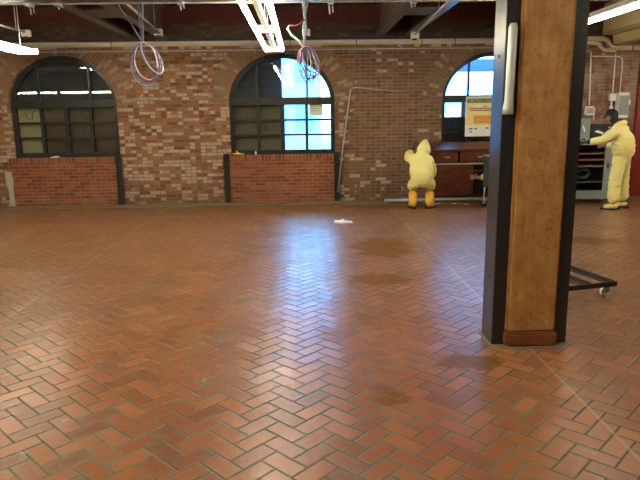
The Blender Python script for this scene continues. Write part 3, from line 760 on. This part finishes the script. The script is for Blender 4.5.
# utility cart beside the column (its end is seen left of the column)
ct = thing('utility_cart', 'blue grey utility cart mostly hidden behind the column', 'cart', (3.75, 11.0, 0))
for x in (3.43, 4.10):
    MB().box(x-.02, x+.02, 10.72, 10.76, .36, .944).box(x-.02, x+.02, 11.20, 11.24, .36, .944).box(x-.006, x+.006, 10.76, 11.20, .40, .94).build('end_frame', 'greydark', ct)
MB().box(3.40, 4.13, 10.70, 11.26, .945, .965, bev=.005).build('top_tray', 'galv', ct)
MB().box(3.45, 4.08, 10.73, 11.23, .40, .42).build('lower_tray', 'greydark', ct)
for x in (3.44, 4.09):
    for y in (10.75, 11.21):
        MB().tube([(x, y, .36), (x-.01, y, .11)], .012, 8).build('leg', 'white', ct); caster(x-.01, y, ct, .05, .028, .115, 'black')

# grey open cabinet on wheels by the standing worker
gc = thing('metal_cabinet', 'grey open metal cabinet on wheels that the standing worker holds', 'cabinet', (5.4, 11.3, 0))
gx0, gx1, gy0, gy1 = 5.13, 5.93, 11.22, 11.66
mb = MB(); mb.box(gx0, gx0+.06, gy0, gy1, .10, 1.12); mb.box(gx1-.22, gx1, gy0, gy0+.03, .10, 1.12); mb.box(gx1-.03, gx1, gy0+.03, gy1, .10, 1.12)
mb.box(gx0+.06, gx1-.22, gy0, gy0+.03, .10, .26); mb.box(gx0+.06, gx1-.03, gy0+.03, gy1-.02, .12, .15); mb.box(gx0+.06, gx1-.03, gy1-.02, gy1, .12, 1.1)
mb.box(gx0, gx1, gy0, gy1, 1.12, 1.15)
mb.build('cabinet_body', 'grey', gc)
MB().box(gx0+.061, gx1-.031, gy1-.035, gy1-.021, .16, 1.1).build('back_panel', 'black', gc)
for z in (.40, .70, .82, .94): MB().box(gx0+.061, gx1-.031, gy0+.06, gy1-.036, z, z+.025).build('shelf', 'cardboard' if z > .6 else 'greydark', gc)
MB().box(gx1-.17, gx1-.15, gy0-.025, gy0, .68, .78).build('door_handle', 'black', gc)
for x in (gx0+.05, gx1-.06):
    for y in (gy0+.06, gy1-.06): caster(x, y, gc, .045, .03, .10, 'galv', R(30))
bx = thing('control_box', 'grey control box standing on the left of the metal cabinet', 'control box', (5.16, 11.2, 1.15))
MB().box(5.14, 5.40, 11.24, 11.56, 1.15, 1.60, bev=.01).build('box_body', 'grey', bx)
mq = MB(); mq.box(-.014, .014, -.003, .003, -.06, .06, Matrix.Translation((5.27, 11.234, 1.42)) @ Matrix.Rotation(R(-20), 4, 'Y')); mq.build('label_strip', 'paper', bx)
bk = thing('equipment_case', 'black equipment case with a white sheet on the metal cabinet', 'case', (5.55, 11.2, 1.15))
MB().box(5.42, 5.90, 11.26, 11.58, 1.15, 1.50, bev=.012).build('case_body', 'black', bk)
MB().poly([(5.48, 1.36), (5.64, 1.31), (5.67, 1.34), (5.54, 1.39)], 11.248, 11.257).build('sheet', 'paper', bk)
MB().box(5.74, 5.82, 11.248, 11.257, 1.42, 1.45).build('nameplate', 'galv', bk)
hs = MB(); rnd = random.Random(4)
for k in range(5):
    pts = []
    for a in range(26):
        th = 2*PI*a/26; pts.append((5.38+.13*math.cos(th)+.012*math.sin(3*th+k), 11.40+.018*math.cos(2*th)+rnd.uniform(-.002, .002), .575+.02*(k-2)*.4+(.085+.006*k)*math.sin(th)*.95))
    hs.tube([(x, y+.022*k-.04, z+.012*(k % 2)) for x, y, z in pts], .015, 7, closed=True)
tag(hs.build('coiled_hose', 'green'), 'dark green hose coiled inside the grey metal cabinet', 'hose')
gp = thing('grey_panel', 'tall narrow grey metal panel standing right behind the worker at the right', 'panel', (6.28, 11.6, 0))
MB().box(6.14, 6.34, 11.60, 11.65, .012, 1.15).build('panel_sheet', 'grey', gp)
MB().box(6.33, 6.36, 11.56, 11.69, .0, 1.17).box(6.12, 6.15, 11.56, 11.69, 0, 1.17).build('panel_post', 'greydark', gp)

# ------------------------------------------------------------------ litter on the floor
mb = MB(); mb.poly([(.50, .001), (.62, .0), (.70, .002), (.80, .001), (.80, .018), (.70, .028), (.66, .055), (.60, .03), (.52, .04)], 9.58, 9.72)
tag(mb.build('plastic_wrap', 'paper'), 'crumpled white plastic piece on the floor below the middle window', 'litter')
rnd = random.Random(11)
for k, (x, y, s) in enumerate(((2.62, 11.5, .05), (2.95, 11.55, .035), (3.15, 11.4, .045), (-2.9, 6.4, .03))):
    q = MB(); q.ico((x, y, s*.22), s, 1, (1.3, .9, .22), .4, 20)
    tag(q.build('paper_scrap', 'paper' if k != 3 else 'plaster'), ['small white scrap on the floor right of the crouching worker', 'tiny white scrap on the floor before the cabinet middle', 'white scrap nearest the utility cart on the floor', 'tiny pale scrap on the open floor at left'][k], 'litter')

# ------------------------------------------------------------------ people
def skinned(verts, edges, rad, root=0, sub=2):
    me = bpy.data.meshes.new('sk'); me.from_pydata([tuple(v) for v in verts], edges, [])
    ob = bpy.data.objects.new('sk', me); C.objects.link(ob)
    md = ob.modifiers.new('s', 'SKIN'); md.use_smooth_shade = True; md.branch_smoothing = .6
    for k, r_ in enumerate(rad):
        sv = me.skin_vertices[0].data[k]; sv.radius = r_ if isinstance(r_, tuple) else (r_, r_); sv.use_root = (k == root)
    s2 = ob.modifiers.new('u', 'SUBSURF'); s2.levels = sub; s2.render_levels = sub
    dg = bpy.context.evaluated_depsgraph_get(); m2 = bpy.data.meshes.new_from_object(ob.evaluated_get(dg))
    bpy.data.objects.remove(ob); bpy.data.meshes.remove(me)
    b = bmesh.new(); b.from_mesh(m2); bpy.data.meshes.remove(m2)
    for f in b.faces: f.smooth = True
    return b
def wrinkle(b, amp, f, seed=0):
    b.normal_update()
    for v in b.verts:
        q = v.co*f; q.z *= 2.0
        a = noise.noise(q+V(seed, 0, 0))+.5*noise.noise(q*2.3+V(0, seed, 0))
        v.co += v.normal*amp*a
def remesh(b, vox, it=3):
    me = bpy.data.meshes.new('rm'); b.to_mesh(me); b.free(); ob = bpy.data.objects.new('rm', me); C.objects.link(ob)
    m1 = ob.modifiers.new('r', 'REMESH'); m1.mode = 'VOXEL'; m1.voxel_size = vox; m1.use_smooth_shade = True
    m2_ = ob.modifiers.new('s', 'SMOOTH'); m2_.iterations = it; m2_.factor = .5
    dg = bpy.context.evaluated_depsgraph_get(); m3 = bpy.data.meshes.new_from_object(ob.evaluated_get(dg))
    bpy.data.objects.remove(ob); bpy.data.meshes.remove(me)
    b = bmesh.new(); b.from_mesh(m3); bpy.data.meshes.remove(m3)
    for f in b.faces: f.smooth = True
    return b
def blob(mb, a, c, rw, rd, side):
    """ellipsoid from a to c, rw wide along side, rd deep"""
    ax = (c-a); L = ax.length/2; ax.normalize(); side = (side-ax*side.dot(ax)).normalized(); dp = ax.cross(side)
    b = bmesh.new(); bmesh.ops.create_uvsphere(b, u_segments=24, v_segments=16, radius=1)
    for v in b.verts:
        x, y, z = v.co; v.co = (a+c)/2+side*x*rw+dp*y*rd+ax*z*(L+.10)
    mb.add(b)
def hand(mb, wrist, d, side, curl=.5, s=1.0):
    """palm and five fingers from a wrist, d = pointing direction, side = thumb side"""
    d = d.normalized(); side = (side-d*side.dot(d)).normalized(); nrm = d.cross(side)
    palm = skinned([wrist, wrist+d*.05*s, wrist+d*.09*s], [(0, 1), (1, 2)], [(.026*s, .022*s), (.036*s, .02*s), (.036*s, .018*s)], 0, 1); mb.add(palm)
    for k, (off, L) in enumerate(((.030, .070), (.010, .080), (-.010, .074), (-.029, .058))):
        b0 = wrist+d*.075*s+side*off*s; p1 = b0+d*.03*s
        c1 = (d*math.cos(curl)+nrm*math.sin(curl)); c2 = (d*math.cos(curl*2)+nrm*math.sin(curl*2))
        p2 = p1+c1*L*.5*s; p3 = p2+c2*L*.5*s
        mb.add(skinned([b0, p1, p2, p3], [(0, 1), (1, 2), (2, 3)], [.0095*s, .0095*s, .0085*s, .007*s], 0, 1))
    t0 = wrist+d*.025*s+side*.02*s; t1 = t0+(d*.6+side*.8)*.035*s; t2 = t1+(d*.9+side*.35+nrm*.3)*.035*s
    mb.add(skinned([t0, t1, t2], [(0, 1), (1, 2)], [.013*s, .011*s, .009*s], 0, 1))
def head(mb, c, face, upv, r=.098):
    """skull, jaw, nose, brow, lips and ears; face = viewing direction"""
    face = face.normalized(); upv = (upv-face*upv.dot(face)).normalized(); sd = face.cross(upv)
    b = bmesh.new(); bmesh.ops.create_uvsphere(b, u_segments=28, v_segments=20, radius=1)
    for v in b.verts:
        x, y, z = v.co                                    # x side, y forward, z up
        wx, wy, wz = .76*r, .95*r, 1.18*r
        if z < 0: wx *= 1+.28*z; wy *= 1+.10*z
        X, Y, Z = x*wx, y*wy, z*wz
        if y > 0:
            nx = math.exp(-(x/.16)**2)
            if -.45 < z < .12: Y += r*.24*nx*max(0, 1-abs(z+.22)/.34)      # nose
            Y += r*.05*math.exp(-((z-.18)/.10)**2)                           # brow
            for ex in (-.36, .36): Y -= r*.13*math.exp(-((x-ex)/.17)**2-((z-.02)/.12)**2)   # eye sockets
            Y += r*.06*math.exp(-((z+.58)/.07)**2)*math.exp(-(x/.25)**2)     # lips
            Y += r*.07*math.exp(-((z+.86)/.12)**2)                           # chin
        v.co = c+sd*X+face*Y+upv*Z
    for s in (-1, 1):
        e = bmesh.new(); bmesh.ops.create_uvsphere(e, u_segments=10, v_segments=8, radius=1)
        for v in e.verts: v.co = c+sd*(s*.77*r+v.co.x*.012)+face*(v.co.y*.022-.01)+upv*(v.co.z*.034)
        for f in e.faces: f.smooth = True
        mb.add(e)
    for f in b.faces: f.smooth = True
    mb.add(b)
    return sd, upv
def figure(name_label, base, J, face, hupv, boots=True, glovemat='skin', handdir=None, bootlabel=None, seed=0, hooded=True, legstyle='boot', bulk=1.0):
    """J: joint name -> world position"""
    t = thing('person', name_label, 'person', base)
    order = ['pelvis', 'waist', 'chest', 'neck', 'headb', 'shL', 'elL', 'wrL', 'shR', 'elR', 'wrR', 'hpL', 'knL', 'anL', 'toL', 'hpR', 'knR', 'anR', 'toR']
    ix = {n: i for i, n in enumerate(order)}
    E_ = [('pelvis', 'waist'), ('waist', 'chest'), ('chest', 'neck'), ('neck', 'headb'), ('chest', 'shL'), ('shL', 'elL'), ('elL', 'wrL'), ('chest', 'shR'), ('shR', 'elR'), ('elR', 'wrR'),
          ('pelvis', 'hpL'), ('hpL', 'knL'), ('knL', 'anL'), ('anL', 'toL'), ('pelvis', 'hpR'), ('hpR', 'knR'), ('knR', 'anR'), ('anR', 'toR')]
    rb = dict(pelvis=.12, waist=.11, chest=.13, neck=.055, headb=.06, shL=.06, elL=.042, wrL=.027, shR=.06, elR=.042, wrR=.027, hpL=.085, knL=.055, anL=.038, toL=.03, hpR=.085, knR=.055, anR=.038, toR=.03)
    P_ = [Vector(J[n]) for n in order]; EE = [(ix[a], ix[b]) for a, b in E_]
    mb = MB(); mb.add(skinned(P_, EE, [rb[n] for n in order], 0, 2))
    head(mb, Vector(J['head']), face, hupv)
    hd = handdir or {}
    for s in 'LR':
        wv = Vector(J['wr'+s]); d = hd.get(s, (wv-Vector(J['el'+s]), V(0, 0, 1), .5))
        hand(mb, wv, d[0], d[1], d[2])
    mb.build('body', 'skin', t)
    # coverall: looser shell over trunk, arms and legs
    o2 = [n for n in order if n not in ('headb', 'toL', 'toR')]; ix2 = {n: i for i, n in enumerate(o2)}
    rc = dict(pelvis=.20*bulk, waist=.215*bulk, chest=.22*bulk, neck=.085, shL=.115, elL=.085, wrL=.062, shR=.115, elR=.085, wrR=.062, hpL=.14, knL=.115, anL=.10, hpR=.14, knR=.115, anR=.10)
    if legstyle == 'cuff': rc['anL'] = rc['anR'] = .118; rc['knL'] = rc['knR'] = .112; rc['hpL'] = rc['hpR'] = .12; rc['pelvis'] = .17; rc['waist'] = .19
    E2 = [(ix2[a], ix2[b]) for a, b in E_ if a in ix2 and b in ix2]
    P2 = [Vector(J[n]) for n in o2]
    if legstyle == 'boot':
        for s in 'LR':
            k = ix2['an'+s]; P2[k] = Vector(J['kn'+s]).lerp(Vector(J['an'+s]), .35)
    else:
        for s in 'LR': P2[ix2['an'+s]] = Vector(J['an'+s])+V(0, 0, .0)
    q = MB(); q.add(skinned(P2, E2, [rc[n] for n in o2], 0, 2))
    sdv = Vector(J['shR'])-Vector(J['shL'])
    blob(q, Vector(J['pelvis']), Vector(J['chest'])+V(0, 0, .02), .225*bulk, .19, sdv)
    blob(q, Vector(J['shL']), Vector(J['shR']), .12, .12, V(0, 0, 1))
    if hooded: blob(q, Vector(J['chest']).lerp(Vector(J['neck']), .5), Vector(J['headb']), .11, .10, sdv)
    b = remesh(q.b, .018, 6); wrinkle(b, .013, 11, seed); wrinkle(b, .008, 24, seed+9)
    q = MB(); q.add(b); q.build('coverall', 'tyvek', t)
    # feet
    for s in 'LR':
        an, to, kn = Vector(J['an'+s]), Vector(J['to'+s]), Vector(J['kn'+s])
        fd = (to-an); fd.z = 0; fd.normalize(); heel = an-fd*.07; heel.z = .055; toe = to+fd*.05; toe.z = .05
        an2 = Vector((an.x, an.y, .09))
        shaft = an.lerp(kn, .72)
        b = skinned([an2, heel, an2.lerp(toe, .5)-V(0, 0, .02), toe, an2+(shaft-an2)*.5, shaft], [(0, 1), (0, 2), (2, 3), (0, 4), (4, 5)],
                    [.080, .066, .070, .058, .094, .112], 0, 2)
        q = MB(); 
        if legstyle != 'boot':
            b.free(); b = skinned([an2, heel, an2.lerp(toe, .5)-V(0, 0, .02), toe], [(0, 1), (0, 2), (2, 3)], [.055, .05, .054, .044], 0, 2)
        for v in b.verts: v.co.z = max(v.co.z, .022)
        q.add(b); bo = q.build('boot' if legstyle == 'boot' else 'shoe', 'boot' if legstyle == 'boot' else 'tyvek', t)
        sl = MB(); sdv = V(-fd.y, fd.x, 0); outl = []
        for k in range(20):
            th = 2*PI*k/20; L = (toe-heel).length/2+.045; cc = (toe+heel)/2
            outl.append(cc+fd*L*math.cos(th)+sdv*.060*math.sin(th)*(1+.15*math.cos(th)))
        A_ = [sl.b.verts.new((v.x, v.y, .001)) for v in outl]; B_ = [sl.b.verts.new((v.x, v.y, .028)) for v in outl]
        sl.b.faces.new(A_[::-1]); sl.b.faces.new(B_)
        for k in range(20): sl.b.faces.new((A_[k], A_[(k+1) % 20], B_[(k+1) % 20], B_[k]))
        sl.build('sole', 'sole', bo)
    if hooded:
        h = Vector(J['head']); f_ = face.normalized(); u_ = (hupv-f_*hupv.dot(f_)).normalized(); sd = f_.cross(u_)
        b = bmesh.new(); bmesh.ops.create_uvsphere(b, u_segments=28, v_segments=20, radius=1)
        kill = []
        for v in b.verts:
            x, y, z = v.co
            if y > .72 and abs(z) < .75: kill.append(v)
            pk = .05*max(0, z)**3
            v.co = h+sd*x*(.125-.03*max(0, z))+f_*(y*.125-.01)+u_*(z*.145+pk)
        bmesh.ops.delete(b, geom=kill, context='VERTS')
        for f in b.faces: f.smooth = True
        wrinkle(b, .008, 14, seed+3); q = MB(); q.add(b); 
        nk = skinned([Vector(J['neck'])-u_*.03, h-u_*.07-f_*.02], [(0, 1)], [.10, .10], 0, 2); q.add(nk)
        q.build('hood', 'tyvek', t)
    return t
def gloves(t, J, s, mat, d, side, curl):
    mb = MB(); w_ = Vector(J['wr'+s]); hand(mb, w_, d, side, curl, 1.16); mb.add(skinned([w_.lerp(Vector(J['el'+s]), .35), w_+d.normalized()*.02], [(0, 1)], [.05, .042], 0, 2)); return mb.build('glove', mat, t)

# crouching worker, back to the viewer
J = dict(pelvis=(2.21, 10.93, .50), waist=(2.19, 10.98, .66), chest=(2.185, 11.08, .84), neck=(2.23, 11.22, 1.0), headb=(2.26, 11.26, 1.04), head=(2.275, 11.28, 1.075),
         shL=(2.03, 11.15, .91), elL=(1.96, 11.32, .94), wrL=(2.10, 11.43, 1.05), shR=(2.36, 11.16, .88), elR=(2.46, 11.24, .66), wrR=(2.44, 11.42, .52),
         hpL=(2.09, 10.93, .50), knL=(2.07, 11.20, .42), anL=(2.06, 11.06, .09), toL=(2.04, 11.20, .04), hpR=(2.31, 10.93, .50), knR=(2.40, 11.20, .42), anR=(2.36, 11.07, .09), toR=(2.45, 11.16, .04))
t = figure('worker in hooded yellow coverall and orange yellow boots crouching with back turned', (2.2, 11.1, 0), J, V(-.35, .93, -.1), V(.22, .05, 1), handdir={'L': (V(.3, -.3, .9), V(1, 0, 0), .4), 'R': (V(0, .7, -.6), V(-1, 0, 0), .7)}, seed=1)
gloves(t, J, 'L', 'glove', V(.3, -.3, .9), V(1, 0, 0), .4); gloves(t, J, 'R', 'glove', V(0, .7, -.6), V(-1, 0, 0), .7)

# standing worker at the right, facing left towards the grey cabinet
F = V(-.66, .75, 0).normalized(); S_ = V(0, 0, 1).cross(F)      # S_ = his left
c0 = V(5.70, 10.62, 0)
def q_(f, l, z): v = c0+F*f+S_*l; return (v.x-max(0, z-1.2)*.36, v.y, z)
J = dict(pelvis=q_(-.03, 0, .93), waist=q_(-.04, 0, 1.07), chest=q_(-.03, 0, 1.30), neck=q_(.0, 0, 1.49), headb=q_(.03, 0, 1.55), head=q_(.075, 0, 1.635),
         shL=q_(.0, .17, 1.40), elL=(5.30, 10.50, 1.24), wrL=(5.05, 10.60, 1.20), shR=q_(.0, -.17, 1.40), elR=q_(.14, -.24, 1.16), wrR=q_(.36, -.16, 1.10),
         hpL=q_(-.02, .11, .89), knL=q_(.02, .175, .48), anL=q_(.0, .18, .10), toL=q_(.10, .25, .04), hpR=q_(-.02, -.11, .89), knR=q_(.01, -.175, .48), anR=q_(-.02, -.18, .10), toR=q_(.12, -.15, .04))
t = figure('worker in pale yellow coverall and black cap standing at right edge', (5.73, 10.74, 0), J, V(-.68, .72, -.2), V(0, 0, 1), seed=5, hooded=False, legstyle='cuff', handdir={'L': (V(-1, .1, -.1), V(0, 0, 1), .5), 'R': (F, V(0, 0, 1), .5)})
gloves(t, J, 'L', 'glove', V(-1, .1, -.1), V(0, 0, 1), .5)
hc = Vector(J['head']); fd = V(-.68, .72, -.2).normalized(); ud = (V(0, 0, 1)-fd*fd.z).normalized(); sd = fd.cross(ud)
b = bmesh.new(); bmesh.ops.create_uvsphere(b, u_segments=24, v_segments=16, radius=1)
bmesh.ops.delete(b, geom=[v for v in b.verts if v.co.z < -.05], context='VERTS')
for v in b.verts: x, y, z = v.co; v.co = hc+sd*x*.098+fd*y*.112+ud*(z*.118+.02)
for f in b.faces: f.smooth = True
mb = MB(); mb.add(b); b = mb.b
rows = []
for k in range(3):
    L = .09+.045*k; rows.append([b.verts.new(hc+sd*(math.sin(a)*.085)+fd*(math.cos(a)*L*.9+.02)+ud*(.03-.012*k)) for a in [R(-75+15*j) for j in range(11)]])
for A, B in zip(rows, rows[1:]):
    for j in range(10): b.faces.new((A[j], A[j+1], B[j+1], B[j]))
mb.build('cap', 'cap', t)
b = bmesh.new(); bmesh.ops.create_uvsphere(b, u_segments=24, v_segments=16, radius=1)
bmesh.ops.delete(b, geom=[v for v in b.verts if v.co.y > .25 or v.co.z > .3], context='VERTS')
for v in b.verts: x, y, z = v.co; v.co = hc+sd*x*.088+fd*y*.104+ud*(z*.13)
for f in b.faces: f.smooth = True
mb = MB(); mb.add(b); mb.build('hair', 'hair', t)
# hood folded down as a collar
nb = Vector(J['neck']); pts = [nb+F*(.075*math.cos(a)-.015)+S_*(.09*math.sin(a))+V(0, 0, -.02+.03*(1-math.cos(a))) for a in [2*PI*k/20 for k in range(20)]]
MB().tube(pts, [.022+.014*(1-math.cos(2*PI*k/20)) for k in range(20)], 10, closed=True).build('folded_hood', 'tyvek', t)

# third worker, hidden by the column except for the reaching forearm
J = dict(pelvis=(4.42, 11.56, .44), waist=(4.33, 11.56, .60), chest=(4.18, 11.56, .76), neck=(4.10, 11.56, .92), headb=(4.09, 11.56, .97), head=(4.06, 11.56, 1.02),
         shL=(4.12, 11.40, .78), elL=(3.68, 11.42, .56), wrL=(3.41, 11.50, .50), shR=(4.20, 11.72, .80), elR=(4.0, 11.76, .60), wrR=(3.76, 11.78, .52),
         hpL=(4.42, 11.47, .42), knL=(4.20, 11.37, .46), anL=(4.36, 11.40, .09), toL=(4.20, 11.36, .04), hpR=(4.42, 11.66, .42), knR=(4.22, 11.74, .46), anR=(4.36, 11.72, .09), toR=(4.2, 11.73, .04))
t = figure('worker in yellow coverall crouching behind the column, only a reaching sleeve in view', (4.35, 11.56, 0), J, V(-1, 0, -.3), V(0, 0, 1), seed=8, handdir={'L': (V(-1, .1, .15), V(0, 0, 1), .8), 'R': (V(-1, 0, 0), V(0, 0, 1), .5)})
gloves(t, J, 'L', 'tan', V(-1, .1, .15), V(0, 0, 1), .8); gloves(t, J, 'R', 'tan', V(-1, 0, 0), V(0, 0, 1), .5)

# ------------------------------------------------------------------ outside
MB().box(-30, 40, YW+TH+.02, 60, -.3, -.1).build('street_ground', 'street', kind='structure')
bd = thing('building', 'pale building across the street seen through the middle window', 'building', (-2, 34, -.1))
MB().box(-12, 1.1, 34, 44, -.1, 7.5).build('facade_wall', 'facade', bd)
for x in (-3.5, -1.9, -.3):
    for z in (1.0, 3.6): MB().box(x, x+1.0, 33.95, 33.999, z, z+1.5).build('facade_window', 'pane', bd)
for x, y, h, lab in ((2.3, 27, 3.0, 'small street tree seen low through the middle window'),):
    t = thing('street_tree', lab, 'tree', (x, y, -.1))
    MB().tube([(x, y, -.1), (x+.05, y, h*.5)], [.09, .06], 8).build('trunk', 'bark', t)
    q = MB(); rnd = random.Random(2)
    for k in range(7): q.ico((x+rnd.uniform(-.6, .6), y+rnd.uniform(-.4, .4), h*.45+rnd.uniform(-.2, .8)), rnd.uniform(.35, .6), 2, (1, 1, 1), .5, 3)
    q.build('crown', 'leaf', t)
cn = thing('street_canopy', 'dim canopy outside behind the top of the right window', 'canopy', (5, 14.5, 2.8))
MB().box(2.2, 8.0, 13.9, 14.1, 2.66, 2.93).build('canopy_fascia', 'canopy', cn)
MB().box(2.2, 8.0, 14.1, 15.4, 2.84, 2.88).build('canopy_slab', 'canopy', cn)
for x in (2.3, 7.9): MB().tube([(x, 14.6, -.1), (x, 14.6, 2.84)], .06, 10).build('canopy_post', 'steelside', cn)
